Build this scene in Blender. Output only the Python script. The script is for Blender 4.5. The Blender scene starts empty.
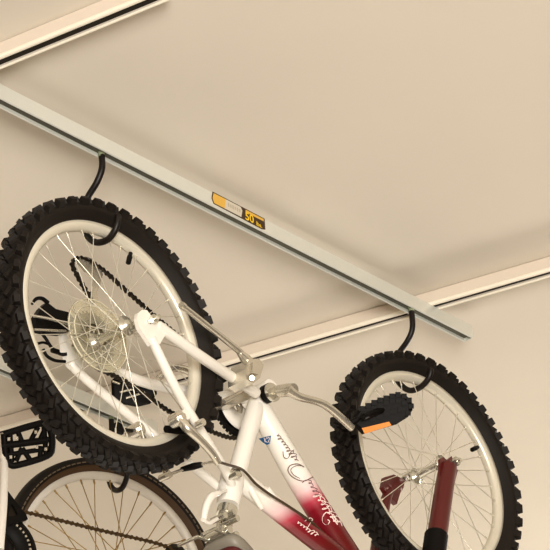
import bpy, bmesh, math, random
from mathutils import Vector as V, Matrix
random.seed(4)
PI = math.pi
Z0 = 3.2                                   # floor level is z = 0
SC = bpy.context.scene
COL = SC.collection
SC.view_settings.view_transform = 'Standard'
SC.view_settings.look = 'None'
SC.view_settings.gamma = .90
SC.view_settings.exposure = .03

# ------------------------------------------------------------------ camera
CAM = V((-2.80797257, -2.88957874, -2.25601399 + Z0))
FPX = 2135.5688568733462
MR = V((0.6798993959645268, -0.7301874864700679, -0.0675503217579039))
MU = V((-0.3334728396695116, -0.3899132207863483, 0.8583493143579535))
MF = V((0.6530946918861186, 0.5610649827413408, 0.5085994578955378))
cd = bpy.data.cameras.new('camera'); cd.sensor_width = 36; cd.lens = FPX / 550 * 36
cd.clip_start = 0.05; cd.clip_end = 100
cam = bpy.data.objects.new('camera', cd); COL.objects.link(cam)
R3 = Matrix((MR, MU, -MF)).transposed()
cam.matrix_world = Matrix.Translation(CAM) @ R3.to_4x4()
SC.camera = cam


def ray(u, v):
    return (MR * ((u - 275) / FPX) - MU * ((v - 275) / FPX) + MF)


class Frame:
    """a plane family: origin o, axes ex, ey (plane normal), ez"""
    def __init__(s, o, ex, ey, ez):
        s.o, s.ex, s.ey, s.ez = V(o), V(ex), V(ey), V(ez)

    def at(s, u, v, y=0.0):
        d = ray(u, v)
        k = ((s.o - CAM).dot(s.ey) + y) / d.dot(s.ey)
        return CAM + d * k

    def w(s, x, y, z):
        return s.o + s.ex * x + s.ey * y + s.ez * z


HUB = V((0, 0, Z0))
F1 = Frame(HUB, (1, 0, 0), (0, 1, 0), (0, 0, 1))
P = F1.at


def facing(pt):
    """plane square to the sight line through a point (for pedals that hang face to the viewer)"""
    return Frame(pt, MR, MF, MU)


# ------------------------------------------------------------------ materials
def srgb(r, g, b):
    f = lambda c: (c / 255 / 12.92) if c / 255 <= .04045 else ((c / 255 + .055) / 1.055) ** 2.4
    return (f(r), f(g), f(b), 1)


def mat(name, c, rough=.5, metal=0., spec=.5, noise=0., nscale=40, coat=0., bump=0.):
    m = bpy.data.materials.new(name); m.use_nodes = True
    nt = m.node_tree; b = nt.nodes['Principled BSDF']
    b.inputs['Roughness'].default_value = rough
    b.inputs['Metallic'].default_value = metal
    b.inputs['Specular IOR Level'].default_value = spec
    b.inputs['Coat Weight'].default_value = coat
    b.inputs['Base Color'].default_value = c
    if noise or bump:
        tc = nt.nodes.new('ShaderNodeTexCoord')
        nz = nt.nodes.new('ShaderNodeTexNoise'); nz.inputs['Scale'].default_value = nscale
        nz.inputs['Detail'].default_value = 4
        nt.links.new(tc.outputs['Object'], nz.inputs['Vector'])
        if noise:
            mp = nt.nodes.new('ShaderNodeMapRange')
            mp.inputs['To Min'].default_value = 1 - noise; mp.inputs['To Max'].default_value = 1 + noise
            nt.links.new(nz.outputs['Fac'], mp.inputs['Value'])
            mx = nt.nodes.new('ShaderNodeVectorMath'); mx.operation = 'SCALE'
            mx.inputs[0].default_value = c[:3]
            nt.links.new(mp.outputs['Result'], mx.inputs['Scale'])
            nt.links.new(mx.outputs['Vector'], b.inputs['Base Color'])
        if bump:
            bp = nt.nodes.new('ShaderNodeBump'); bp.inputs['Strength'].default_value = bump
            bp.inputs['Distance'].default_value = .003
            nt.links.new(nz.outputs['Fac'], bp.inputs['Height'])
            nt.links.new(bp.outputs['Normal'], b.inputs['Normal'])
    return m


M = {}
M['ceiling'] = mat('ceiling_paint', srgb(225, 217, 204), .9, noise=.03, nscale=3)
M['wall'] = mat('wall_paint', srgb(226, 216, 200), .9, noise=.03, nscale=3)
M['darkwall'] = mat('dark_reflection_wall', srgb(120, 106, 90), .9, noise=.05, nscale=3)  # unseen walls darkened so the metal parts reflect something dark
M['floor'] = mat('concrete_floor', srgb(140, 128, 112), .8, noise=.08, nscale=6)
M['rail'] = mat('brushed_rail', srgb(226, 227, 219), .38, .25, noise=.02, nscale=60)
M['rail_cream'] = mat('cream_rail', srgb(226, 214, 200), .45, .1, noise=.02, nscale=60)
M['rail_lip'] = mat('cream_rail_lip', srgb(246, 238, 222), .35, .05)
M['slot'] = mat('rail_slot_shade', srgb(40, 34, 24), .8)  # shade inside the cream rails, put into the colour
M['slotgrey'] = mat('silver_slot_shade', srgb(98, 97, 84), .6)  # grey-green shading inside the silver rails, put into the colour
M['hook'] = mat('vinyl_hook', srgb(24, 16, 12), .45, spec=.4)
M['green'] = mat('hook_collar', srgb(150, 158, 128), .4)
M['tyre'] = mat('tyre_rubber', srgb(27, 20, 14), .62, spec=.35, noise=.2, nscale=60)
M['ridge'] = mat('plastic_ridge', srgb(222, 214, 190), .3)
M['cogs'] = mat('worn_cogs', srgb(150, 142, 120), .3, .7)
M['treadedge'] = mat('tread_edge_highlight', srgb(120, 104, 84), .6)  # lighter tan that paints the dashed highlight along the tread
M['gum'] = mat('brown_sidewall', srgb(84, 60, 34), .6, noise=.15, nscale=30)
M['rim'] = mat('rim_alloy', srgb(226, 220, 204), .35, .25, noise=.03, nscale=30)
M['whiterim'] = mat('white_rim', srgb(236, 231, 222), .4)
M['steel'] = mat('bright_steel', srgb(215, 212, 200), .22, .85)
M['spoke'] = mat('spoke_steel', srgb(225, 220, 205), .3, .55)
M['goldspoke'] = mat('dull_spoke', srgb(168, 140, 88), .4, .5)
M['alloy'] = mat('dull_alloy', srgb(216, 210, 196), .27, .75, noise=.05)
M['white'] = mat('white_paint', srgb(244, 239, 230), .3, coat=.4)
M['black'] = mat('black_plastic', srgb(15, 11, 8), .55, spec=.2, noise=.2, nscale=50)
M['chain'] = mat('oily_chain', srgb(50, 42, 32), .4, .5)
M['goldchain'] = mat('brown_chain', srgb(86, 66, 38), .45, .4)
M['cable'] = mat('cable_housing', srgb(74, 58, 36), .4)
M['red'] = mat('red_paint', srgb(90, 18, 15), .35, coat=.3)
M['maroon'] = mat('dark_red_vinyl', srgb(90, 26, 30), .5)
M['grey'] = mat('saddle_base', srgb(140, 134, 122), .45, noise=.05)
M['orange'] = mat('orange_reflector', srgb(226, 140, 40), .25)
M['blue'] = mat('blue_decal', srgb(32, 92, 140), .4)
M['ink'] = mat('brown_ink', srgb(120, 92, 88), .5)
M['whiteink'] = mat('white_ink', srgb(246, 228, 220), .5)
M['yellow'] = mat('sticker_yellow', srgb(228, 184, 84), .4)
M['brightyellow'] = mat('sticker_numeral', srgb(248, 208, 48), .4)
M['stickerwhite'] = mat('sticker_pale', srgb(214, 206, 190), .4)
M['stickergrey'] = mat('sticker_print', srgb(190, 180, 160), .5)
M['stickerdark'] = mat('sticker_brown', srgb(70, 46, 20), .4)


def clear_mat():
    m = bpy.data.materials.new('clear_plastic'); m.use_nodes = True
    nt = m.node_tree; b = nt.nodes['Principled BSDF']
    b.inputs['Base Color'].default_value = srgb(228, 224, 208); b.inputs['Roughness'].default_value = .25
    tr = nt.nodes.new('ShaderNodeBsdfTransparent'); tr.inputs['Color'].default_value = (.92, .9, .8, 1)
    mx = nt.nodes.new('ShaderNodeMixShader'); mx.inputs[0].default_value = .26
    nt.links.new(tr.outputs[0], mx.inputs[1]); nt.links.new(b.outputs[0], mx.inputs[2])
    nt.links.new(mx.outputs[0], nt.nodes['Material Output'].inputs['Surface'])
    return m


M['clear'] = clear_mat()


def fade_mat():
    """white frame paint that fades to deep red toward the head tube (object space)"""
    m = bpy.data.materials.new('white_to_red_paint'); m.use_nodes = True
    nt = m.node_tree; b = nt.nodes['Principled BSDF']
    b.inputs['Roughness'].default_value = .3; b.inputs['Coat Weight'].default_value = .4
    a, c = P(311, 494) - HUB, P(284, 516) - HUB
    d = (c - a).normalized(); n = V((-d.z, 0, d.x))
    if n.x < 0: n = -n
    tc = nt.nodes.new('ShaderNodeTexCoord')
    dt = nt.nodes.new('ShaderNodeVectorMath'); dt.operation = 'DOT_PRODUCT'
    nt.links.new(tc.outputs['Object'], dt.inputs[0]); dt.inputs[1].default_value = n
    mp = nt.nodes.new('ShaderNodeMapRange')
    k = a.dot(n)
    mp.inputs['From Min'].default_value = k - .055; mp.inputs['From Max'].default_value = k + .12
    nt.links.new(dt.outputs['Value'], mp.inputs['Value'])
    rp = nt.nodes.new('ShaderNodeValToRGB')
    e = rp.color_ramp.elements
    e[0].position = 0; e[0].color = srgb(244, 239, 230)
    e[1].position = 1; e[1].color = srgb(104, 28, 28)
    for pos, col in ((.22, (238, 205, 205)), (.38, (190, 70, 88)), (.5, (138, 20, 40)), (.75, (122, 22, 34))):
        x = e.new(pos); x.color = srgb(*col)
    nt.links.new(mp.outputs['Result'], rp.inputs[0]); nt.links.new(rp.outputs[0], b.inputs['Base Color'])
    return m


M['fade'] = fade_mat()


# ------------------------------------------------------------------ mesh helpers
class MB:
    def __init__(s): s.v = []; s.f = []; s.sm = []

    def add(s, vs, fs, smooth=False):
        o = len(s.v); s.v += [V(x) for x in vs]
        for f in fs: s.f.append([i + o for i in f]); s.sm.append(smooth)
        return s

    def tube(s, pts, r, n=12, cap=True, smooth=True, squash=1.0):
        pts = [V(p) for p in pts]
        rs = r if isinstance(r, (list, tuple)) else [r] * len(pts)
        vs = []; prev = None
        for i, p in enumerate(pts):
            a = pts[max(i - 1, 0)]; b = pts[min(i + 1, len(pts) - 1)]
            t = (b - a).normalized()
            if prev is None:
                up = V((0, 1, 0)) if abs(t.y) < .9 else V((0, 0, 1))
                x = t.cross(up).normalized()
            else:
                x = (prev - t * prev.dot(t)).normalized()
            prev = x; y = t.cross(x)
            for k in range(n):
                a_ = 2 * PI * k / n
                vs.append(p + x * (math.cos(a_) * rs[i]) + y * (math.sin(a_) * rs[i] * squash))
        fs = []
        for i in range(len(pts) - 1):
            for k in range(n):
                k2 = (k + 1) % n
                fs.append([i * n + k, i * n + k2, (i + 1) * n + k2, (i + 1) * n + k])
        s.add(vs, fs, smooth)
        if cap:
            m = len(pts) - 1
            s.add(vs[:n], [list(range(n))[::-1]]); s.add(vs[m * n:], [list(range(n))])
        return s

    def box(s, c, ax, ay, az):
        """centre and three half-extent vectors"""
        c, ax, ay, az = V(c), V(ax), V(ay), V(az)
        vs = [c + ax * i + ay * j + az * k for i in (-1, 1) for j in (-1, 1) for k in (-1, 1)]
        return s.add(vs, [[0, 1, 3, 2], [4, 6, 7, 5], [0, 4, 5, 1], [2, 3, 7, 6], [0, 2, 6, 4], [1, 5, 7, 3]])

    def prism(s, pts, d):
        """polygon (list of points) extruded along vector d"""
        n = len(pts); d = V(d); a = [V(p) for p in pts]; b = [p + d for p in a]
        fs = [list(range(n)), list(range(n, 2 * n))[::-1]]
        for k in range(n):
            k2 = (k + 1) % n; fs.append([k2, k, n + k, n + k2])
        return s.add(a + b, fs)

    def rev(s, prof, n=64, smooth=True, closed=True, ax=None):
        """revolve (radius, y) profile about the local y axis"""
        m = len(prof); vs = []
        for i in range(n):
            a = 2 * PI * i / n
            for r, y in prof: vs.append(V((r * math.cos(a), y, r * math.sin(a))))
        if ax: vs = [ax(v) for v in vs]
        fs = []
        for i in range(n):
            i2 = (i + 1) % n
            for j in range(m if closed else m - 1):
                j2 = (j + 1) % m
                fs.append([i * m + j, i * m + j2, i2 * m + j2, i2 * m + j])
        return s.add(vs, fs, smooth)

    def build(s, name, m, parent=None, local=False, matrix=None):
        me = bpy.data.meshes.new(name)
        base = V((0, 0, 0))
        if parent is not None and not local: base = WORLD[parent.name]
        me.from_pydata([v - base for v in s.v], [], s.f)
        me.polygons.foreach_set('use_smooth', s.sm)
        bm = bmesh.new(); bm.from_mesh(me); bmesh.ops.recalc_face_normals(bm, faces=bm.faces); bm.to_mesh(me); bm.free()
        me.materials.append(m)
        o = bpy.data.objects.new(name, me); COL.objects.link(o)
        WORLD[o.name] = base if parent is not None else V((0, 0, 0))
        if parent is not None: o.parent = parent
        if matrix is not None: o.matrix_local = matrix
        return o


WORLD = {}


def empty(name, loc):
    o = bpy.data.objects.new(name, None); o.location = loc; COL.objects.link(o)
    WORLD[o.name] = V(loc); o.empty_display_size = .05
    return o


def tag(o, label=None, cat=None, group=None, kind=None):
    if label: o['label'] = label
    if cat: o['category'] = cat
    if group: o['group'] = group
    if kind: o['kind'] = kind
    return o


def smoothpath(pts, k=6):
    """Catmull-Rom through the points"""
    pts = [V(p) for p in pts]; out = []
    for i in range(len(pts) - 1):
        p0 = pts[max(i - 1, 0)]; p1 = pts[i]; p2 = pts[i + 1]; p3 = pts[min(i + 2, len(pts) - 1)]
        for j in range(k):
            t = j / k
            out.append(.5 * ((2 * p1) + (p2 - p0) * t + (2 * p0 - 5 * p1 + 4 * p2 - p3) * t * t + (3 * p1 - p0 - 3 * p2 + p3) * t ** 3))
    out.append(pts[-1]); return out


def lerp(a, b, t): return V(a) * (1 - t) + V(b) * t


# ------------------------------------------------------------------ room
ZA = .4611 + Z0            # underside of the hook rails
RH = .040                  # rail height
ZB = ZA + RH               # underside of the ceiling rails
ZC = ZB + RH + .001        # ceiling
x0, x1, y0, y1 = -5.0, 7.5, -6.0, 7.0


def slab(name, c, h, m):
    b = MB(); b.box(c, (h[0], 0, 0), (0, h[1], 0), (0, 0, h[2]))
    return tag(b.build(name, m), kind='structure')


cx, cy, hx, hy = (x0 + x1) / 2, (y0 + y1) / 2, (x1 - x0) / 2, (y1 - y0) / 2
slab('ceiling', (cx, cy, ZC + .05), (hx + .1, hy + .1, .05), M['ceiling'])
slab('floor', (cx, cy, -.05), (hx + .1, hy + .1, .05), M['floor'])
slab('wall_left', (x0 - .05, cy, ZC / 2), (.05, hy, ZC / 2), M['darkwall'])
slab('wall_right', (x1 + .05, cy, ZC / 2), (.05, hy, ZC / 2), M['wall'])
slab('wall_back', (cx, y1 + .05, ZC / 2), (hx, .05, ZC / 2), M['wall'])
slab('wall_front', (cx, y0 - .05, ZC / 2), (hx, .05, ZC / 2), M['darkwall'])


# ------------------------------------------------------------------ rails
def rail(name, a, b, label, m, face=.0145, lip=.003, flip=.004, side=1, bead=False):
    """slotted channel from a to b (points at the underside centre line); parts: channel, slot lining, end cap"""
    a, b = V(a), V(b); d = (b - a).normalized(); s = V((d.y, -d.x, 0)); up = V((0, 0, 1))
    root = empty(name, a); tag(root, label, 'rail', 'ceiling rails')
    w, h, t = face, RH, .003
    l1, l2 = (lip, flip) if side > 0 else (flip, lip)
    prof = [(-w, .003), (-w + .002, 0), (-w + l1, 0), (-w + l1, t), (-w + t, t), (-w + t, h - t), (w - t, h - t), (w - t, t), (w - l2, t),
            (w - l2, 0), (w - .002, 0), (w, .003), (w, h - .002), (w - .002, h), (-w + .002, h), (-w, h - .002)]
    vs = [p + s * x + up * z for p in (a, b) for x, z in prof]; n = len(prof)
    mb = MB(); mb.add(vs, [[k, (k + 1) % n, n + (k + 1) % n, n + k] for k in range(n)] + [list(range(n)), list(range(n, 2 * n))[::-1]])
    mb.build('channel', m, root)
    mb = MB(); mb.box((a + b) / 2 + up * (h / 2 + .002), d * ((b - a).length / 2 - .004), s * (w - t - .0008), up * (h / 2 - .006))
    mb.build('slot_shade', M['slot'] if bead else M['slotgrey'], root)  # filler block coloured as the shade inside the channel
    for sgn, m2, rr in ((-1, m, .0030), (1, m, .0024)) if not bead else ((-1, M['rail_lip'], .0062), (1, M['rail_lip'], .0038)):
        o_ = s * (sgn * side * (w - rr * .5)) + up * (rr * .45)
        mb = MB(); mb.tube([a + o_, b + o_], rr, 10); mb.build('lip', m2, root)
    return root, d, s


SIDE_A, SIDE_B = -1, 1
railA, _, _ = rail('hook_rail', (-.75, 0, ZA), (1.325, 0, ZA), 'long silver hook rail with a yellow weight sticker, carrying the white and red bicycle', M['rail'], side=SIDE_A)
# end cap of the near rail
mb = MB(); mb.box((1.3265, 0, ZA + .02), (.0015, 0, 0), (0, .0140, 0), (0, 0, .0195)); mb.tube([(1.328, 0, ZA + .022), (1.3295, 0, ZA + .022)], .003)
tag(mb.build('end_cap', M['rail'], railA))
Y2 = .925
railD, _, _ = rail('hook_rail', (-.75, Y2 - .03, ZA), (1.075, Y2 + .02, ZA), 'silver hook rail farther back, seen through the spokes of the nearest wheel', M['rail'], side=SIDE_A)
mb = MB(); mb.box((1.0765, Y2 + .02, ZA + .02), (.0015, 0, 0), (0, .0140, 0), (0, 0, .0195)); mb.build('end_cap', M['rail'], railD)

# ceiling rails that run across, above the hook rails
def online(p, q, y): 
    t = (y - p[1]) / (q[1] - p[1]); return V((p[0] + (q[0] - p[0]) * t, y, ZB))
B0, B1 = (1.2724, -.326), (.9983, .5561)
railB, dB, sB = rail('ceiling_rail', online(B0, B1, -1.2), online(B0, B1, 2.2), 'cream ceiling rail crossing above the far end of the sticker rail', M['rail_cream'], face=.018, lip=.006, flip=.005, side=SIDE_B, bead=True)
C0, C1 = (-.3741, -.0581), (-.2771, -.45)
railC, dC, sC = rail('ceiling_rail', online(C0, C1, -.475), online(C0, C1, 2.0), 'cream ceiling rail cut off by the top left corner of the picture', M['rail_cream'], face=.018, lip=.006, flip=.005, side=SIDE_B, bead=True)

# sticker on the near face of the hook rail
yf = -.0145


def facept(u, v, dy=0): return P(u, v, yf - dy)


st = MB(); st.prism([facept(*q, .0006) for q in ((212.6, 191.5), (264.6, 218.6), (265.4, 229.6), (262, 229.2), (213.6, 203.6), (211.6, 198))], (0, .0004, 0))
sticker = st.build('sticker', M['stickerdark'], railA)
tag(sticker, 'yellow, white and brown weight limit sticker')
for nm, col, pts in (('sticker_panel', 'yellow', ((213.6, 193), (226, 199.3), (224.6, 208.4), (214.2, 203), (212.6, 198))),
                     ('sticker_panel', 'stickerwhite', ((226, 199.3), (240.6, 206.8), (242.4, 210.6), (241.4, 217), (224.6, 208.4))),
                     ('sticker_panel', 'yellow', ((245.6, 209.6), (263.6, 218.9), (263.9, 221.4), (245.6, 212.2)))):
    q = MB(); q.prism([facept(u, v, .0010) for u, v in pts], (0, .0003, 0)); q.build(nm, M[col], sticker)


def textmesh(body, name, m, parent, O, ex, ez, size, off=.0008, shear=0.):
    cu = bpy.data.curves.new('t', 'FONT'); cu.body = body; cu.size = 1; cu.shear = shear; cu.offset = .02
    ob = bpy.data.objects.new('t', cu); COL.objects.link(ob)
    dg = bpy.context.evaluated_depsgraph_get(); dg.update()
    me = bpy.data.meshes.new_from_object(ob.evaluated_get(dg))
    bpy.data.objects.remove(ob)
    base = WORLD[parent.name]
    for v in me.vertices: v.co = V(O) + V(ex) * (v.co.x * size) + V(ez) * (v.co.y * size) - base
    me.name = name; me.materials.clear(); me.materials.append(m)
    o = bpy.data.objects.new(name, me); COL.objects.link(o); o.parent = parent; WORLD[name] = base
    return o


o_ = facept(245.3, 218.9, .0013)
textmesh('50', 'lettering', M['brightyellow'], sticker, o_, (facept(257, 225, .0013) - o_).normalized(), (0, 0, 1), .031)
o_ = facept(256.2, 225.0, .0013)
textmesh('lbs.', 'lettering', M['brightyellow'], sticker, o_, (facept(262, 228, .0013) - o_).normalized(), (0, 0, 1), .0165)
q = MB()
for k in range(6):
    a = lerp(facept(228.5, 202.6, .0013), facept(239.6, 208.3, .0013), k / 5)
    q.box(a + V((0, 0, -.0065)), (.0022, 0, 0), (0, .0001, 0), (0, 0, .0055 - .001 * (k % 2)))
q.build('print', M['stickergrey'], sticker)


# ------------------------------------------------------------------ hooks
def put_hook(x, y, rot, label, px):
    """px: the hook's centre line as seen, lying in the vertical plane across the wheel"""
    ey = V((math.cos(rot), math.sin(rot), 0))
    F = Frame((x, y, ZA), (-math.sin(rot), math.cos(rot), 0), ey, (0, 0, 1))
    pts = [F.at(*q) if q[0] > 1 else V((x, y, Z0)) + F.ex * q[0] + V((0, 0, q[1])) for q in px]
    h = empty('bicycle_hook', V((x, y, ZA))); tag(h, label, 'hook', 'bicycle hooks')
    pts[0].z = max(pts[0].z, ZA + .002)
    pp = smoothpath(pts, 6)
    mb = MB(); mb.tube(pp, [.0076] * (len(pp) - 2) + [.0065, .003], 12)
    mb.build('shank', M['hook'], h)
    c = MB(); t = pts[0]; c.tube([t + V((0, 0, .006)), t + V((0, 0, -.008))], .0078, 12); c.build('collar', M['green'], h)
    if DEBUG: print('HOOK', [tuple(round(q, 3) for q in ((p - V((x, y, ZA))).dot(F.ex), p.z - Z0)) for p in pts])
    return h


DEBUG = False
put_hook(-.010, 0, 0, 'black vinyl hook holding the nearest wheel, left end of the sticker rail',
         [(101.5, 155), (102, 168), (97, 182), (88, 197), (82, 212), (83, 228), (89, 238), (97, 242.5), (107, 240), (114, 232), (117.5, 223), (118, 214)])
put_hook(1.081, 0, -.06, 'black vinyl hook holding the front wheel with the red fork',
         [(412, 316), (412.5, 327), (408, 340), (399, 353), (394, 364), (396, 377), (402, 386), (410, 390.5), (419, 388), (426, 382), (430, 375), (431, 368)])
put_hook(.895, .907, -.25, 'black vinyl hook under the white rim at the bottom left',
         [(.034, .463), (.034, .43), (.038, .40), (.052, .375), (.062, .341), (.060, .298), (.050, .262), (.025, .236), (-.007, .226), (-.030, .236), (-.044, .256), (-.046, .28)])


# ------------------------------------------------------------------ wheels
def copyobj(o, parent, mtx):
    c = o.copy(); COL.objects.link(c); c.parent = parent; c.matrix_local = mtx; return c


def wheel(root, O, R, name, RR, tyre_fn, rimmat, spokemat, flange=.045, rimdepth=.021, hw=.0135, nsp=36, hubr=.017, ax_near=.1, ax_far=.1, tilt=0., spr=.0011, phase=0.):
    """rim is the wheel part; tyre, hub, spokes, valve are its pieces. Local frame: y is the axle"""
    mtx = Matrix.Translation(V(O) - WORLD[root.name]) @ R.to_4x4()
    ri = RR - rimdepth
    mb = MB(); mb.rev([(RR, -hw), (RR + .0012, -hw + .002), (RR - .004, -hw + .003), (RR - .006, 0), (RR - .004, hw - .003), (RR + .0012, hw - .002), (RR, hw),
                       (RR - .010, hw), (ri + .003, hw * .72), (ri, hw * .35), (ri, -hw * .35), (ri + .003, -hw * .72), (RR - .010, -hw)], 96)
    rim = mb.build(name, rimmat, root, local=True, matrix=mtx)
    ty = tyre_fn(); ty.build('tyre', M['tyre'], rim, local=True)
    # hub
    hb = MB()
    f = flange; h = hubr
    hb.rev([(0.0001, -f - .012), (h * .8, -f - .012), (h * .85, -f - .004), (h * 1.7, -f - .003), (h * 1.7, -f), (h * 1.0, -f + .004), (h * .72, -f + .016), (h * .66, 0), (h * .72, f - .016),
            (h * 1.0, f - .004), (h * 1.7, f), (h * 1.7, f + .003), (h * .85, f + .004), (h * .8, f + .012), (.0001, f + .012)], 24, closed=False)
    T = V((tilt * .7, 0, -tilt * .7))
    hb.tube([V((0, -ax_near, 0)) + T * ax_near, V((0, ax_far, 0)) - T * ax_far], .005, 10)
    for yy, r_ in ((-ax_near + .012, .0095), (ax_far - .012, .0095), (-f - .02, .011), (f + .02, .011)):
        c = V((0, yy, 0)) - T * yy
        hb.tube([c - V((0, .006, 0)), c + V((0, .006, 0))], r_, 6, smooth=False)
    hb.build('hub', M['steel'], rim, local=True)
    # spokes: four kinds, each copied round the wheel
    protos = {}
    for i in range(nsp):
        side = -1 if i % 2 else 1; lead = 1 if (i // 2) % 2 else -1
        key = (side, lead)
        mtx = Matrix.Rotation(-2 * PI * i / nsp - phase, 4, 'Y')
        if key not in protos:
            a = math.radians(68) * lead
            sp = MB(); sp.tube([V((math.cos(a) * h * 1.5, side * (f + .0015), math.sin(a) * h * 1.5)), V((ri - .010, side * hw * .3, 0))], spr, 6)
            sp.tube([V((ri - .012, side * hw * .3, 0)), V((ri + .001, side * hw * .28, 0))], spr * 1.9, 6)
            protos[key] = sp.build('spoke', spokemat, rim, local=True, matrix=mtx)
        else:
            copyobj(protos[key], rim, mtx)
    return rim


def mtb_tyre(RR=.2625, RO=.312, W=.033):
    mb = MB()
    prof = [(RR - .002, -.012), (RR + .004, -.016), (RR + .016, -W * .88), (RR + .028, -W), (RO - .012, -W * .86), (RO - .007, -W * .55), (RO - .005, 0),
            (RO - .007, W * .55), (RO - .012, W * .86), (RR + .028, W), (RR + .016, W * .88), (RR + .004, .016), (RR - .002, .012)]
    mb.rev(prof, 132, closed=False)
    N = 46
    for i in range(N):
        a = 2 * PI * i / N
        for sd in (-1, 1):
            for k, (da, y, hl, hwid, rot_, rad, hh, tiltn) in enumerate((
                    (0, W * 1.0, .0105, .0075, 0, RO - .012, .0085, 1.0),          # shoulder lug
                    (.5, W * .62, .0125, .0062, .75, RO - .0045, .0065, .42),       # slanted lug
                    (.0, W * .17, .0115, .0058, -.7, RO - .001, .0060, .12))):      # centre chevron
                b = a + da * 2 * PI / N + (PI / N if sd > 0 else 0)
                er = V((math.cos(b), 0, math.sin(b))); et = V((-math.sin(b), 0, math.cos(b))); ey = V((0, sd, 0))
                n = (er * math.cos(tiltn * .9) + ey * math.sin(tiltn * .9)).normalized()
                s_ = et.cross(n).normalized()
                t1 = et * math.cos(rot_) + s_ * math.sin(rot_) * sd * (-1 if k == 1 else 1)
                t2 = n.cross(t1)
                c = er * rad + ey * y
                A, Bv, Cn = t1 * hl, t2 * hwid, n * hh
                vs = [c - Cn + A * 1.1 * i_ + Bv * 1.15 * j_ for i_ in (-1, 1) for j_ in (-1, 1)] + [c + Cn + A * .82 * i_ + Bv * .78 * j_ for i_ in (-1, 1) for j_ in (-1, 1)]
                mb.add(vs, [[0, 1, 3, 2], [4, 6, 7, 5], [0, 4, 5, 1], [2, 3, 7, 6], [0, 2, 6, 4], [1, 5, 7, 3]])
    return mb


def valve(rim, RR, u, v, F, O, R):
    p = F.at(u, v, 0) - V(O); p = R.inverted() @ p; a = math.atan2(p.z, p.x)
    e = V((math.cos(a), 0, math.sin(a)))
    b = MB(); b.tube([e * (RR - .018), e * (RR - .030), e * (RR - .032), e * (RR - .052)], [.0045, .0045, .0062, .0058], 10)
    b.build('valve', M['black'], rim, local=True)


# ------------------------------------------------------------------ the white and red bicycle
bike = empty('bicycle', HUB)
tag(bike, 'white mountain bicycle fading to red, hanging upside down by knobbly tyres', 'bicycle', 'bicycles hanging upside down')
I3 = Matrix.Identity(3)
rw = wheel(bike, HUB, I3, 'rear_wheel', .2625, mtb_tyre, M['rim'], M['spoke'], hubr=.0135, ax_near=.108, ax_far=.108, tilt=.16)
valve(rw, .2625, 129, 260, F1, HUB, I3)
FH = HUB + V((1.0827580642758403, 0, .0033522920092204506))
RF = Matrix.Rotation(-.0624097, 3, 'Z') @ Matrix.Rotation(-.015875, 3, 'X')
fw = wheel(bike, FH, RF, 'front_wheel', .2625, mtb_tyre, M['rim'], M['spoke'], flange=.042, hubr=.013, ax_near=.095, ax_far=.085, tilt=.12, phase=PI / 36)
valve(fw, .2625, 474, 449, F1, FH, RF)


def T(mb, pts, r, n=12, k=6, straight=False, F=F1):
    q = [F.at(*p) for p in pts]
    if straight:
        qq = []
        for i in range(len(q) - 1): qq += [lerp(q[i], q[i + 1], j / k) for j in range(k)]
        qq.append(q[-1])
    else:
        qq = smoothpath(q, k) if len(q) > 2 else [lerp(q[0], q[1], j / k) for j in range(k + 1)]
    if isinstance(r, (list, tuple)):
        m = len(qq) - 1; rr = []
        for i in range(len(qq)):
            t = i / m * (len(r) - 1); j = min(int(t), len(r) - 2); rr.append(r[j] * (1 - (t - j)) + r[j + 1] * (t - j))
        r = rr
    mb.tube(qq, r, n)
    return mb


def axle(c, y0_, y1_, r, mb, n=20):
    """cylinder along y through a point on the bike plane"""
    mb.tube([V((c.x, y0_, c.z)), V((c.x, y1_, c.z))], r, n); return mb


fr = MB()
BB = P(261, 394)
axle(BB, -.034, .045, .0235, fr)
DT0, DT1 = (256, 402, 0), (352, 559, 0)
T(fr, [DT0, (300, 480, 0), (352, 563, 0), (392, 626, 0)], [.024, .029, .030, .031, .031], 20)
T(fr, [(260, 396, 0), (250.5, 425, 0), (229.5, 503, 0)], [.0215, .0215, .021], 18)
T(fr, [(235, 476, 0), (299, 526.6, 0), (345, 563, 0), (375, 600, 0)], [.024, .0245, .0255, .027], 20)
T(fr, [(375, 592, 0), (395, 632, 0)], .027, 20)                      # head tube, below the picture
# seat lug
T(fr, [(233, 474, 0), (228, 506, 0)], [.027, .0275, .0255], 18)
T(fr, [(241, 472, -.012), (262, 509, -.014)], [.004, .007, .008, .0075, .005], 10)
# stays: near pair, far pair
yn, yfar = -.100, .100
T(fr, [(158, 326, yn), (205, 359.5, -.085), (256, 393, -.030)], [.0125, .0125, .0125], 14)
T(fr, [(151, 338, yn), (181, 398, -.085), (226, 472, -.030), (231, 486, -.015)], [.0105, .0105, .0105, .010], 14)
T(fr, [(76, 352, yfar), (150, 384, .085), (250, 399, .030)], [.0125, .0125, .0125], 14)
T(fr, [(71, 362, yfar), (80, 374, yfar), (140, 424, .085), (225, 492, .030)], [.009, .0105, .0105, .0105], 14)
# dropout plates
fr.prism([P(u, v, yn - .004) for u, v in ((137, 318), (138, 313), (142, 310), (147, 310), (150, 314), (155, 322), (166, 323.5), (170, 331), (164, 337), (160, 344), (151, 345), (145, 336), (139, 327))], (0, .010, 0))
fr.prism([P(u, v, yfar - .004) for u, v in ((62.5, 328), (65, 324.6), (68, 326), (67.5, 335), (69, 345), (76, 348), (83, 356), (84, 368), (76, 371), (70, 366), (63.5, 352), (62, 338))], (0, .010, 0))
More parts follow.
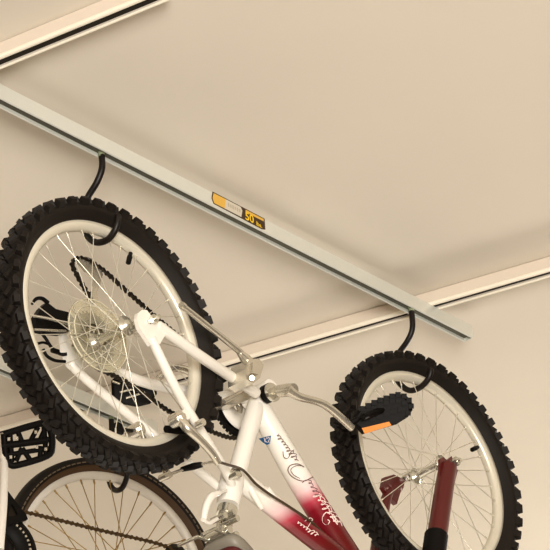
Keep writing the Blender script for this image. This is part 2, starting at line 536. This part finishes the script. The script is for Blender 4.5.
# brake bosses, cable stops, gusset
for (u, v, y) in ((181, 417, -.083), (136, 430, .083)):
    c = P(u, v, y); fr.tube([c + V((0, .006, 0)), c + V((0, -.016, 0))], .012, 14)
c = P(270, 494, -.022); fr.tube([c + V((-.012, 0, .009)), c + V((.012, 0, -.009))], .0095, 10)
c = P(284, 477); 
frame = fr.build('frame', M['fade'], bike)
tag(frame, 'white frame fading to deep red')

# axle nuts at the near dropout
q = MB(); c = P(152.5, 320, yn - .006); q.tube([c, c + V((0, -.010, 0))], .0105, 6, smooth=False); q.tube([c, c + V((0, -.022, 0))], .005, 10)
q.build('axle_nut', M['steel'], bike)
# bottom bracket ring and cranks
q = MB(); c = P(270, 392.5, -.045); q.tube([c + V((0, .014, 0)), c + V((0, -.006, 0))], .0215, 20)
bbr = q.build('bottom_bracket', M['black'], bike)
q = MB(); c = P(272.5, 392.3, -.055); q.tube([c + V((0, .004, 0)), c + V((0, -.003, 0))], .0225, 20); q.build('bearing_ring', M['steel'], bbr)
q = MB(); T(q, [(275, 391.8, -.06), (284, 390.6, -.09), (294, 389.4, -.122)], [.0125, .0145, .0150, .0140], 16)
T(q, [(288, 390, -.115), (300, 397, -.122), (325, 405, -.126), (352, 428, -.126)], [.014, .010, .0085, .0095, .0095], 12)
crank = q.build('crank_arm', M['alloy'], bike)
q = MB()
T(q, [(238, 401, .075), (213, 386, .085), (180, 368, .09), (158, 378, .12)], [.012, .010, .009, .008], 12)
q.build('crank_arm', M['alloy'], bike)


def pedal_block(pts, F, depth, studs, parent, edge=.8):
    b = MB(); front = [F.at(u, v, -depth / 2) for u, v in pts]; back = [F.at(u, v, depth / 2) for u, v in pts]
    c = sum(front, V()) / len(front)
    inner = [lerp(c, p, .86) - F.ey * .006 for p in front]
    n = len(pts)
    b.add(inner + front + back, [list(range(n))] + [[k, (k + 1) % n, n + (k + 1) % n, n + k] for k in range(n)] + [[n + k, n + (k + 1) % n, 2 * n + (k + 1) % n, 2 * n + k] for k in range(n)] + [list(range(2 * n, 3 * n))[::-1]])
    for u, v in studs:
        p = F.at(u, v, -depth / 2 - .004); b.box(p, F.ex * .006, F.ey * .007, F.ez * .0055)
    return b


FP = facing(P(376, 415, -.16))
b = pedal_block([(349, 422), (358, 410), (376, 400), (396, 393.5), (406, 395), (412, 402), (412.5, 410), (408, 417), (396, 424.5), (362, 434.5), (357, 429)], FP, .05,
                [(362, 408.5), (368, 405.5), (374, 402.5), (380, 400), (386, 398), (392, 396), (398, 394.5), (404, 396), (409, 400), (411, 406), (408, 413), (374, 408), (380, 405.5), (386, 403), (392, 401), (398, 400.5), (404, 403), (372, 419), (379, 416.5), (386, 414), (393, 411.5), (400, 409.5)], bike)
pedal = b.build('pedal', M['black'], bike); tag(pedal, 'black pedal with an orange reflector')
b = MB(); b.prism([FP.at(u, v, -.034) for u, v in ((361.8, 428.2), (389, 421.6), (391.6, 425.4), (364.6, 433.8))], FP.ey * .008); b.build('reflector', M['orange'], pedal)
b = MB(); T(b, [(350, 424, -.126), (364, 415, -.15)], .0085, 10); T(b, [(363, 416.5, -.178), (401, 403.5, -.2)], .008, 10); b.build('pedal_axle', M['black'], pedal)

FQ = facing(P(133, 390, .14))
b = pedal_block([(111, 381), (117, 375), (133, 374), (146, 378), (156, 387), (157, 394), (150, 404), (137, 407), (121, 404), (112, 398)], FQ, .04, [(118, 381), (128, 378), (140, 380), (150, 388)], bike)
p2 = b.build('pedal', M['black'], bike)
b = MB()
for a_, c_ in (((120, 392), (134, 389)), ((126, 398), (145, 392)), ((112, 381), (120, 384)), ((132, 384), (136, 400))):
    b.tube([FQ.at(*a_, -.034), FQ.at(*c_, -.034)], .0028, 6)
b.build('pedal_cage', M['alloy'], p2)

# chainring with its guard (far side)
CR = P(235, 407, .07)
b = MB()
ax_ = lambda v: V((v.x + CR.x, v.y + CR.y, v.z + CR.z))
b.rev([(.055, -.003), (.074, -.003), (.077, 0), (.074, .003), (.055, .003)], 48, ax=ax_)
for k in range(44):
    a = 2 * PI * k / 44; e = V((math.cos(a), 0, math.sin(a))); t_ = V((-math.sin(a), 0, math.cos(a)))
    b.box(CR + e * .077, e * .004, V((0, .0018, 0)), t_ * .0035)
ring = b.build('chainring', M['black'], bike)
b = MB()
b.rev([(.012, -.006), (.02, -.006), (.02, .006), (.012, .006)], 24, ax=ax_)
for k in range(5):
    a = 2 * PI * k / 5 + .5; e = V((math.cos(a), 0, math.sin(a))); t_ = V((-math.sin(a), 0, math.cos(a)))
    b.box(CR + e * .038, e * .024, V((0, .003, 0)), t_ * .008)
b.build('spider', M['alloy'], ring)
b = MB(); b.rev([(.020, -.011), (.062, -.011), (.062, -.008), (.020, -.008)], 48, ax=ax_); b.build('chain_guard', M['whiterim'], ring)


# chain as a run of links along a path
def chain(pts, pitch, w, h, m, parent, F=F1, name='chain', step=3):
    path = smoothpath([F.at(*p) for p in pts], 24)
    b = MB(); acc = 0; i = 0; last = path[0]; out = [last]
    for p in path[1:]:
        while (p - last).length >= pitch:
            last = last + (p - last).normalized() * pitch; out.append(last)
    for k in range(len(out) - 1):
        a, c = out[k], out[k + 1]; d = (c - a); L = d.length; d.normalize()
        y = F.ey; n = d.cross(y).normalized()
        ww = w if k % 2 else w * .6
        b.box((a + c) / 2, d * (L * .52), y * ww, n * h * .55)
        b.tube([a - y * w * 1.05, a + y * w * 1.05], h, 8)
    return b.build(name, m, parent)


ch = chain([(92, 303, .062), (86, 291, .07), (78, 277, .075), (72, 264, .075), (78, 258, .075), (88, 261, .073), (103, 270, .07), (130, 294, .068), (158, 319, .066), (190, 346, .066), (214, 367, .068), (234, 376, .07), (252, 388, .07), (259, 408, .07), (250, 430, .07), (236, 438, .07),
            (218, 434, .07), (196, 424, .068), (172, 413, .066), (154, 401, .064), (128, 383, .062), (108, 373, .06), (92, 366, .06)], .0127, .0040, .0048, M['chain'], bike)

# cassette and clear spoke protector
CS = P(91, 339, .062) * 1
b = MB(); axc = lambda v: V((v.x + CS.x, v.y + CS.y, v.z + CS.z))
for k, rr in enumerate((.058, .052, .046, .040, .035, .030)):
    y_ = -.010 + k * .006
    b.rev([(rr - .010, y_), (rr, y_), (rr, y_ + .002), (rr - .010, y_ + .002)], 32, ax=axc, smooth=False)
    nt_ = 30 - 3 * k
    for j in range(nt_):
        a = 2 * PI * j / nt_; e = V((math.cos(a), 0, math.sin(a))); t_ = V((-math.sin(a), 0, math.cos(a)))
        b.box(V(CS) + e * (rr + .0015) + V((0, y_ + .001, 0)), e * .003, V((0, .0009, 0)), t_ * .002)
b.rev([(.012, -.014), (.026, -.014), (.024, .028), (.012, .028)], 24, ax=axc)
cas = b.build('cassette', M['cogs'], bike)
b = MB(); b.rev([(.030, -.017), (.080, -.024), (.087, -.022), (.087, -.019), (.080, -.020), (.030, -.014)], 48, ax=axc)
tag(b.build('spoke_protector', M['clear'], cas), 'clear plastic spoke protector')
b = MB()
for rr in (.0855, .069):
    b.rev([(rr - .0014, -.0225), (rr, -.0245), (rr + .0014, -.0225), (rr, -.0205)], 48, ax=axc)
b.build('protector_ridge', M['ridge'], cas)

# rear derailleur (far side, above the hub because the bicycle is upside down)
yd = .085
b = MB(); b.prism([P(u, v, yd) for u, v in ((36, 316), (42, 307), (47, 302), (56, 309), (68, 312), (74, 318), (72, 330), (62, 333), (47, 331.5), (36, 329))], (0, .018, 0))
T(b, [(48, 303, yd), (42, 298.5, yd), (36, 299, yd), (32, 304, yd)], [.005, .0045, .004, .003], 8)
der = b.build('rear_derailleur', M['black'], bike)
b = MB(); T(b, [(34, 316, yd - .01), (50, 319, yd - .01), (71, 325, yd - .01)], .0035, 8); T(b, [(34, 329.5, yd - .01), (66, 331, yd - .01)], .003, 8); b.build('linkage_pin', M['alloy'], der)
b = MB(); b.prism([P(u, v, .072) for u, v in ((76, 257.5), (86, 256.6), (93, 259), (99, 266), (103, 274), (100.5, 284), (97, 292), (99, 303), (103, 318), (104, 332), (97, 334), (92, 318), (91, 300), (94, 287), (92, 278), (86, 272), (79, 264))], (0, .004, 0))
cage = b.build('derailleur_cage', M['alloy'], der)
for u, v in ((88, 267), (93, 296)):
    b = MB(); c = P(u, v, .08); b.tube([c, c + V((0, .006, 0))], .012, 14); b.build('pulley', M['black'], der)
# cable housing loops near the derailleur
b = MB()
T(b, [(40, 331, .10), (46, 339, .10), (52, 348, .10), (60, 354, .10), (67, 354, .09)], .0036, 8)
T(b, [(38, 343.5, .10), (43, 342.5, .10), (48.5, 344, .10)], .003, 8)
T(b, [(43, 349, .10), (47, 356, .10), (55, 360.5, .10), (65, 361.5, .10)], .0036, 8)
T(b, [(52, 350, .10), (58, 352, .10)], .006, 8)
b.build('shift_cable', M['black'], bike)

# V-brakes
b = MB(); c = P(180, 418, -.105); b.tube([c + V((0, .022, 0)), c + V((0, -.004, 0))], .0155, 18); b.tube([c, c + V((0, -.012, 0))], .008, 6, smooth=False)
T(b, [(181, 420, -.105), (188, 429, -.115), (200, 440, -.115), (211, 452, -.112), (218, 463, -.105)], [.011, .0105, .009, .0085, .008], 10)
c = P(197, 425, -.10); b.tube([c, c + V((0, -.02, 0))], .008, 12)
arm1 = b.build('brake_arm', M['alloy'], bike)
b = MB(); T(b, [(166, 429, -.032), (190, 430, -.034)], [.008, .0105, .0085], 10); T(b, [(179, 429, -.034), (190, 427, -.08)], .0045, 8)
b.build('brake_pad', M['black'], arm1)
b = MB(); c = P(137, 430, .07); b.tube([c + V((0, .022, 0)), c + V((0, -.010, 0))], .0165, 18); b.tube([c, c + V((0, -.016, 0))], .007, 6, smooth=False)
T(b, [(137, 432, .075), (148, 446, .085), (160, 462, .085), (170, 478, .08)], [.011, .0095, .0085, .0085], 10)
c = P(170, 474, .06); b.tube([c, c + V((0, .03, 0))], .008, 10)
arm2 = b.build('brake_arm', M['alloy'], bike)
b = MB(); c = P(118, 429, .04); b.box(c, (.010, 0, -.001), (0, .008, 0), (.001, 0, .011)); T(b, [(118, 429, .04), (134, 431, .075)], .004, 8); b.build('brake_pad', M['black'], arm2)
# brake cable: noodle between the arms and the housing that runs to the clip and along the tube
b = MB(); T(b, [(166, 476, .05), (186, 468.5, -.02), (218, 460.5, -.10)], .0035, 8)
cable = b.build('brake_cable', M['alloy'], bike)
b = MB(); T(b, [(182, 469.3, -.005), (193, 466.5, -.04), (202, 464.5, -.06)], [.0055, .0078, .006], 10); b.build('cable_boot', M['black'], cable)
b = MB(); T(b, [(216, 461, -.10), (227, 464.5, -.085), (240, 468.5, -.06), (247, 474, -.05), (256, 484, -.045), (270, 494.5, -.040), (285, 504, -.034), (301, 514.5, -.030), (314, 524.5, -.022), (334, 545, -.018), (360, 575, -.015)], .0031, 8)
b.build('cable_housing', M['cable'], cable)
b = MB(); c = P(235, 474, -.045); b.tube([c + V((0, .02, 0)), c + V((0, -.010, 0))], .010, 12); b.tube([c + V((-.012, -.004, .006)), c + V((.012, -.004, -.004))], .006, 8)
b.build('cable_anchor', M['steel'], cable)

# kickstand, folded along the near side of the rear wheel
b = MB(); T(b, [(249, 363, -.085), (241, 354, -.088), (234, 347, -.09), (182, 305.5, -.105)], [.0135, .0125, .0085, .0078, .0074, .007, .0072], 12)
T(b, [(184, 307, -.1045), (181, 304.8, -.1055)], .0085, 10)
ks = b.build('kickstand', M['alloy'], bike)
b = MB(); b.prism([P(u, v, -.100) for u, v in ((249, 359), (259, 358.5), (264, 365), (260, 378), (253, 383.5), (246, 379), (245.5, 369))], (0, .055, 0))
b.prism([P(u, v, -.112) for u, v in ((253, 362), (260, 361), (263, 366), (259, 374), (252, 373))], (0, .03, 0)); b.tube([P(252, 378, -.108), P(252, 378, -.09)], .006, 12)
b.build('kickstand_mount', M['alloy'], ks)
# front derailleur / stay bridge, far of the seat tube
b = MB(); b.prism([P(u, v, .02) for u, v in ((222, 399), (236, 393), (248, 392), (249, 399), (238, 404), (226, 405))], (0, .035, 0))
T(b, [(224, 402, .0), (246, 390, .0)], .005, 8)
b.build('front_derailleur', M['alloy'], bike)

# seat clamp, post and saddle
b = MB(); T(b, [(227.8, 508.5, 0), (226, 516, 0)], .0225, 18)
for u, v in ((219, 518), (228, 514.5), (231, 521)):
    c = P(u, v, -.03); b.tube([c + V((0, .02, 0)), c + V((0, -.02, 0))], .0075, 10)
cl = b.build('seat_clamp', M['steel'], bike)
b = MB(); T(b, [(219, 493, -.05), (211, 497, -.052), (206, 507, -.054), (203.5, 520, -.055)], [.006, .009, .0085, .0065], 10, )
T(b, [(203.5, 520, -.055), (209, 523, -.05), (217, 519, -.04)], .0045, 8); T(b, [(219, 493, -.05), (226, 490, -.03)], .004, 8)
b.build('release_lever', M['white'], cl)
b = MB(); T(b, [(226.5, 512, 0), (222, 540, 0)], .0175, 16); b.build('seat_post', M['alloy'], bike)
b = MB()
c0 = P(222, 537, 0)
cs = P(217, 538) + V((.115, 0, 0))
for k in (-1, 1):
    b.tube([c0 + V((-.10, .035 * k, -.035)), c0 + V((-.05, .026 * k, -.004)), c0 + V((.02, .022 * k, -.004)), c0 + V((.07, .014 * k, -.05))], .004, 8)
b.tube([c0 + V((-.012, -.036, .002)), c0 + V((-.012, .036, .002))], .009, 12)
b.tube([c0 + V((.016, -.03, .0)), c0 + V((.016, .03, .0))], .008, 12)
rails = b
def saddle_shell(top, bot, grow):
    """outline that is wide at the back (left) and narrow at the nose; upside down so the base faces up"""
    b = MB(); rings = []
    L0, L1 = -.12, .13
    N = 20
    for zz, g in ((top, .82), (top, .97 * grow), ((top + bot) / 2, 1.04 * grow), (bot, .9), (bot - .004, .4)):
        ring_ = []
        outline = []
        for k in range(2 * N):
            a = 2 * PI * k / (2 * N); x = math.cos(a); 
            t = (x + 1) / 2
            w_ = .062 * (1 - t) ** 2.4 + .018
            if t < .06: pass
            yv = math.sin(a); yv = math.copysign(abs(yv) ** .5, yv) * w_ * (1.0 if t < .5 else 1)
            outline.append(V(((L0 + L1) / 2 + x * (L1 - L0) / 2 * g, yv * g, zz - .32 * (x + 1) * (L1 - L0) / 2)))
        rings.append(outline)
    n = 2 * N; vs = [cs + v for r in rings for v in r]
    fs = [list(range(n))] + [[i * n + k, i * n + (k + 1) % n, (i + 1) * n + (k + 1) % n, (i + 1) * n + k] for i in range(len(rings) - 1) for k in range(n)] + [list(range((len(rings) - 1) * n, len(rings) * n))]
    b.add(vs, fs, True); return b
sad = saddle_shell(-.030, -.062, 1.0).build('saddle', M['maroon'], bike)
saddle_shell(0, -.034, .99).build('saddle_base', M['grey'], sad)
rails.build('saddle_rail', M['steel'], sad)

# fork: red legs with black boots, crown below the picture
b = MB()
T(b, [(448, 467, -.085), (444, 490, -.083), (438, 530, -.08), (436, 545, -.08)], [.0225, .0235, .0245, .0245], 18)
b.prism([P(u, v, -.086) for u, v in ((440, 466), (440, 459), (443, 457), (447, 460), (452, 456), (453, 462), (452, 468), (458, 470), (455, 482), (447, 480), (440, 477))], (0, .006, 0))
T(b, [(390, 490, .078), (385, 503, .08), (379, 540, .08), (373, 590, .08)], [.011, .014, .018, .021], 16)
b.prism([P(u, v, .072) for u, v in ((383, 487), (385, 477), (394, 474.5), (399, 477), (405, 480), (404, 487), (400, 494), (397, 504), (389, 497))], (0, .012, 0))
b.tube([P(434, 560, -.075), P(420, 640, -.06)], .016, 14); b.tube([P(374, 580, .08), P(362, 650, .06)], .016, 14)
b.tube([P(420, 640, -.06), P(393, 640, 0), P(362, 650, .06)], .022, 14)
fork = b.build('fork', M['red'], bike); tag(fork, 'dark red suspension fork')
b = MB(); pts = []; rr = []
pA, pB = P(436.5, 534, -.08), P(431, 575, -.078)
for k in range(25):
    pts.append(lerp(pA, pB, k / 24)); rr.append(.029 if k % 2 else .0265)
b.tube(pts, rr, 18); b.build('fork_boot', M['black'], fork)
b = MB(); c = P(457, 461.5, -.10); b.tube([c + V((0, .03, 0)), c + V((0, -.004, 0))], .0105, 6, smooth=False); b.tube([c, c + V((0, -.012, 0))], .0055, 10)
b.build('axle_nut', M['steel'], bike)


# ---- decals: strokes laid on the surface of the tubes
def on_tube(u, v, a, b_, r):
    """first hit of the sight line on the cylinder a-b of radius r"""
    d = ray(u, v).normalized(); ax = (b_ - a).normalized(); o = CAM - a
    dp = d - ax * d.dot(ax); op = o - ax * o.dot(ax)
    A = dp.dot(dp); B = 2 * dp.dot(op); C = op.dot(op) - r * r
    D = B * B - 4 * A * C
    t = (-B - math.sqrt(max(D, 0))) / (2 * A)
    return CAM + d * t


DTa, DTb = P(273, 438), P(346, 552); RDT = .0306
TTa, TTb = P(245, 484), P(299, 526.6); RTT = .0258


def stroke(b, px, tubeax, r=.0009, k=5, sm=True):
    pts = px
    if sm and len(px) > 2:
        pp = smoothpath([V((u, v, 0)) for u, v in px], k); pts = [(p.x, p.y) for p in pp]
    b.tube([on_tube(u, v, *tubeax) for u, v in pts], r, 5)


def script(b, p0, p1, amp, n, tubeax, r=.0009, seed=1):
    """a joined cursive hand running from p0 to p1"""
    rnd = random.Random(seed); d = V((p1[0] - p0[0], p1[1] - p0[1])); L = d.length; d.normalize(); nn = V((d.y, -d.x))
    pts = []
    hts = [amp * rnd.choice((.55, .6, .7, 1.25, .6, 1.5)) for _ in range(n + 1)]
    low = [amp * rnd.choice((.35, .4, .35, 1.0)) for _ in range(n + 1)]
    for i in range(n * 8 + 1):
        t = i / (n * 8); j = i // 8; ph = 2 * PI * n * t; c_ = math.cos(ph)
        h = c_ * (hts[j] if c_ > 0 else low[j])
        s_ = t * L + math.sin(ph) * L / n * .34 + h * .45
        pts.append((p0[0] + d.x * s_ + nn.x * h, p0[1] + d.y * s_ + nn.y * h, 0))
    stroke(b, [(x, y) for x, y, _ in pts], tubeax, r, 2)


DT = (DTa, DTb, RDT); TT = (TTa, TTb, RTT)
b = MB()
script(b, (277, 434), (297, 461), 2.4, 9, DT, .0007, 3)
stroke(b, [(283, 451), (284, 457), (288, 458), (291, 452), (294, 450)], DT, .0008)
stroke(b, [(304, 467), (298, 464), (291, 465), (288, 469.5), (290.5, 475), (297, 479.5), (304, 481), (310, 478.5), (313, 477)], DT, .0011)
stroke(b, [(303, 466), (297, 465.5), (292, 468), (291, 471), (294, 475), (300, 478.5)], DT, .0008)
stroke(b, [(302, 483), (306, 480), (311, 480.5)], DT, .0009)
script(b, (309, 481), (317, 497), 3.0, 4, DT, .0009, 7)
b.build('decal_script', M['ink'], frame)
b = MB()
script(b, (315, 494), (336, 523), 3.2, 7, DT, .0011, 11)
script(b, (319, 494), (340, 524), 2.2, 6, DT, .0009, 5)
stroke(b, [(330, 514), (326, 512.5), (322.6, 517), (323, 522.5), (327, 524.5), (329.6, 521.5), (327.5, 519.5)], DT, .0016)
stroke(b, [(331, 516), (334, 520), (337.5, 524.5)], DT, .0018)
stroke(b, [(333, 514), (337, 520), (341, 523), (342, 526)], DT, .0010)
script(b, (297, 522), (317, 536), 2.0, 7, TT, .0010, 2)
stroke(b, [(305, 521), (310, 518), (312.5, 519.5), (311, 522), (306, 530)], TT, .0010)
b.build('decal_script', M['whiteink'], frame)
b = MB()
pl = [(258.6, 438.6), (264.5, 437), (271, 435.6), (270, 443.2), (267, 445), (263, 442.6)]
pp = [on_tube(u, v, *DT) - MF * .0006 for u, v in pl]
b.add(pp, [list(range(len(pp)))]); b.build('logo', M['blue'], frame)
b = MB()
for px in ([(264, 437.8), (265.2, 442.2)], [(267.2, 437.2), (264.7, 440.2), (267.4, 442.6)], [(267.4, 438.6), (268.8, 437), (269.8, 438.4), (268, 442.2), (270, 442)]):
    b.tube([on_tube(u, v, *DT) - MF * .0012 for u, v in px], .0008, 5)
b.build('logo_lettering', M['whiteink'], frame)

# ------------------------------------------------------------------ the second bicycle, farther back
YAW = -.2502
R2 = Matrix.Rotation(YAW, 3, 'Z')
O2 = V((.8641, .9148, -.0194 + Z0))
F2 = Frame(O2, R2 @ V((1, 0, 0)), R2 @ V((0, 1, 0)), (0, 0, 1))
bike2 = empty('bicycle', O2)
tag(bike2, 'bicycle farther back, bottom left, with a smooth thin tyre and white rim', 'bicycle', 'bicycles hanging upside down')


def road_tyre(RR=.285, RO=.327, W=.031):
    mb = MB()
    prof = [(RO - .0295, -W * .98), (RO - .014, -W * 1.0), (RO - .006, -W * .75), (RO - .002, -W * .35), (RO, 0), (RO - .002, W * .35), (RO - .006, W * .75), (RO - .014, W), (RO - .0295, W * .98)]
    mb.rev(prof + [(RO - .030, W * .8), (RO - .030, -W * .8)], 120, closed=True)
    return mb


w2 = wheel(bike2, O2, R2, 'rear_wheel', .285, road_tyre, M['whiterim'], M['goldspoke'], flange=.04, rimdepth=.0195, hw=.0125, nsp=36, ax_near=.075, ax_far=.075, spr=.0014)
b = MB(); W = .029; RR = .285; RO = .327
b.rev([(RR - .002, -.011), (RR + .006, -W * .72), (RR + .014, -W * .98), (RO - .022, -W * .96), (RO - .022, W * .96), (RR + .014, W * .98), (RR + .006, W * .72), (RR - .002, .011)], 120, closed=False)
b.build('sidewall', M['gum'], w2, local=True)
for s_ in (-1, 1):
    b = MB()
    for k in range(110):
        a = 2 * PI * k / 110; e = V((math.cos(a), 0, math.sin(a))); t_ = V((-math.sin(a), 0, math.cos(a)))
        b.box(e * (RO - .023) + V((0, s_ * W * 1.05, 0)), t_ * .0062, V((0, .0018, 0)), e * .0016)
    b.build('tread_edge', M['treadedge'], w2, local=True)

# chain, chainring, guard, crank, pedal, frame of the second bicycle
T2 = lambda mb, pts, r, n=12, k=6: T(mb, pts, r, n, k, F=F2)
chain([(0, 508, -.07), (27, 512.5, -.07), (95, 529, -.066), (165, 546, -.062), (178, 560, -.062)], .0150, .0040, .0050, M['goldchain'], bike2, F=F2)
C2 = F2.at(0, 549, -.075)
ax2 = lambda v: C2 + R2 @ v
b = MB(); b.rev([(.045, -.004), (.094, -.004), (.105, -.001), (.105, .003), (.094, .006), (.045, .006)], 48, ax=ax2)
ring2 = b.build('chainring', M['black'], bike2)
b = MB()
for k in range(44):
    a = 2 * PI * k / 44; e = R2 @ V((math.cos(a), 0, math.sin(a))); t_ = R2 @ V((-math.sin(a), 0, math.cos(a)))
    b.box(C2 + e * .084 - F2.ey * .0055, e * .003, F2.ey * .0015, t_ * .0028)
b.build('ring_teeth', M['alloy'], ring2)
FT = F2
b = MB()
tri = [(8, 492), (25, 513), (27, 520), (3, 527), (2, 522)]
outer = [F2.at(u, v, -.085) for u, v in tri]; inner = [F2.at(u, v, -.085) for u, v in ((12, 505), (18, 514), (8, 517))]
b.prism([F2.at(u, v, -.085) for u, v in ((8, 491), (17, 503), (14, 506), (11.5, 504), (8, 517), (3, 526), (5, 505))], F2.ey * .012)
b.prism([F2.at(u, v, -.085) for u, v in ((17, 503), (26, 514), (28, 519), (4, 527), (3, 525), (8, 517), (18, 514.5), (13.5, 506))], F2.ey * .012)
tag(b.build('chain_guard', M['black'], bike2))
b = MB(); b.prism([F2.at(u, v, -.078) for u, v in ((11.5, 504), (14, 506), (18.5, 514.5), (8, 517.5))], F2.ey * .004); b.build('guard_bracket', M['chain'], bike2)
b = MB(); T2(b, [(4, 448, -.10), (4.5, 470, -.1), (3, 505, -.098), (-1, 550, -.095)], [.009, .0095, .0115, .013], 12)
T2(b, [(5, 436, -.1), (4, 460, -.1)], .011, 12)
b.build('crank_arm', M['white'], bike2)
FS = facing(F2.at(28, 445, -.15))
def bar(b, a, c, r=.0065): b.tube([FS.at(*a), FS.at(*c)], r, 8)
b = MB()
loop = [(4, 434), (38, 424), (46, 425.5), (51, 432), (52, 447), (47, 456), (18, 465), (10, 464), (6, 455)]
pts = smoothpath([FS.at(u, v) for u, v in loop + loop[:1]], 4)
b.tube(pts, .0092, 8, cap=False)
for a_, c_ in (((4, 445), (51, 439)), ((6, 455), (51, 448)), ((22, 442), (18, 432)), ((31, 440), (38, 427)), ((22, 448), (30, 460)), ((22, 448), (16, 461)), ((40, 440), (45, 429)), ((41, 446), (40, 457)), ((10, 434), (12, 462)), ((44, 427), (46, 455))):
    bar(b, a_, c_, .0068)
b.tube([FS.at(2, 446), FS.at(48, 440)], .0095, 10)
ped2 = b.build('pedal', M['black'], bike2); tag(ped2, 'black open cage pedal')
for u, v in ((9, 439), (17, 438), (36, 432), (11, 457), (37, 447), (46, 449)):
    b = MB(); p = FS.at(u, v, -.010); b.box(p, FS.ex * .0035, FS.ey * .003, FS.ez * .004); b.build('pedal_tooth', M['alloy'], ped2)
b = MB()
BB2 = C2 + F2.ey * .075
NR = O2 + F2.ey * -.07; FRR = O2 + F2.ey * .07
b.tube([BB2 - F2.ey * .035, BB2 + F2.ey * .035], .022, 16)
b.tube([BB2 + F2.ey * -.035, O2 + F2.ey * -.068], .011, 12); b.tube([BB2 + F2.ey * .035, O2 + F2.ey * .068], .011, 12)
st_top = BB2 + F2.ex * .12 + V((0, 0, -.45))
b.tube([BB2, st_top], .017, 14)
b.tube([O2 - F2.ey * .068, st_top], .009, 12); b.tube([O2 + F2.ey * .068, st_top], .009, 12)
b.tube([BB2, BB2 + F2.ex * -.55 + V((0, 0, -.42))], .019, 14); b.tube([st_top, BB2 + F2.ex * -.55 + V((0, 0, -.42))], .017, 14)
b.build('frame', M['white'], bike2)
# rear sprocket and axle bolt
b = MB(); C3 = F2.at(176, 556, -.06); ax3 = lambda v: C3 + R2 @ v
b.rev([(.012, -.004), (.034, -.004), (.034, .004), (.012, .004)], 28, ax=ax3); b.tube([C3 - F2.ey * .03, C3 + F2.ey * .03], .010, 10)
b.build('sprocket', M['chain'], bike2)


# ------------------------------------------------------------------ light
def area(name, loc, target, size, power, col):
    l = bpy.data.lights.new(name, 'AREA'); l.energy = power; l.color = col; l.size = size
    o = bpy.data.objects.new(name, l); COL.objects.link(o); o.location = loc
    o.rotation_euler = (V(target) - V(loc)).to_track_quat('-Z', 'Y').to_euler()
    return o


w = bpy.data.worlds.new('world'); SC.world = w; w.use_nodes = True
bg = w.node_tree.nodes['Background']; bg.inputs[0].default_value = (1, .92, .82, 1); bg.inputs[1].default_value = .3
area('key_light', (-4.2, -5.0, .9), (.4, .1, Z0 - .4), 1.8, 485, (1, .965, .905))  # key lamp added to brighten the bicycle frame, not a window
area('floor_bounce', (2.0, 1.4, .25), (2.0, 1.4, 4), 4.5, 68, (1, .92, .79))
area('side_light', (5.4, .05, 2.62), (1.2, .05, Z0 + .5), .45, 105, (1, .945, .86))
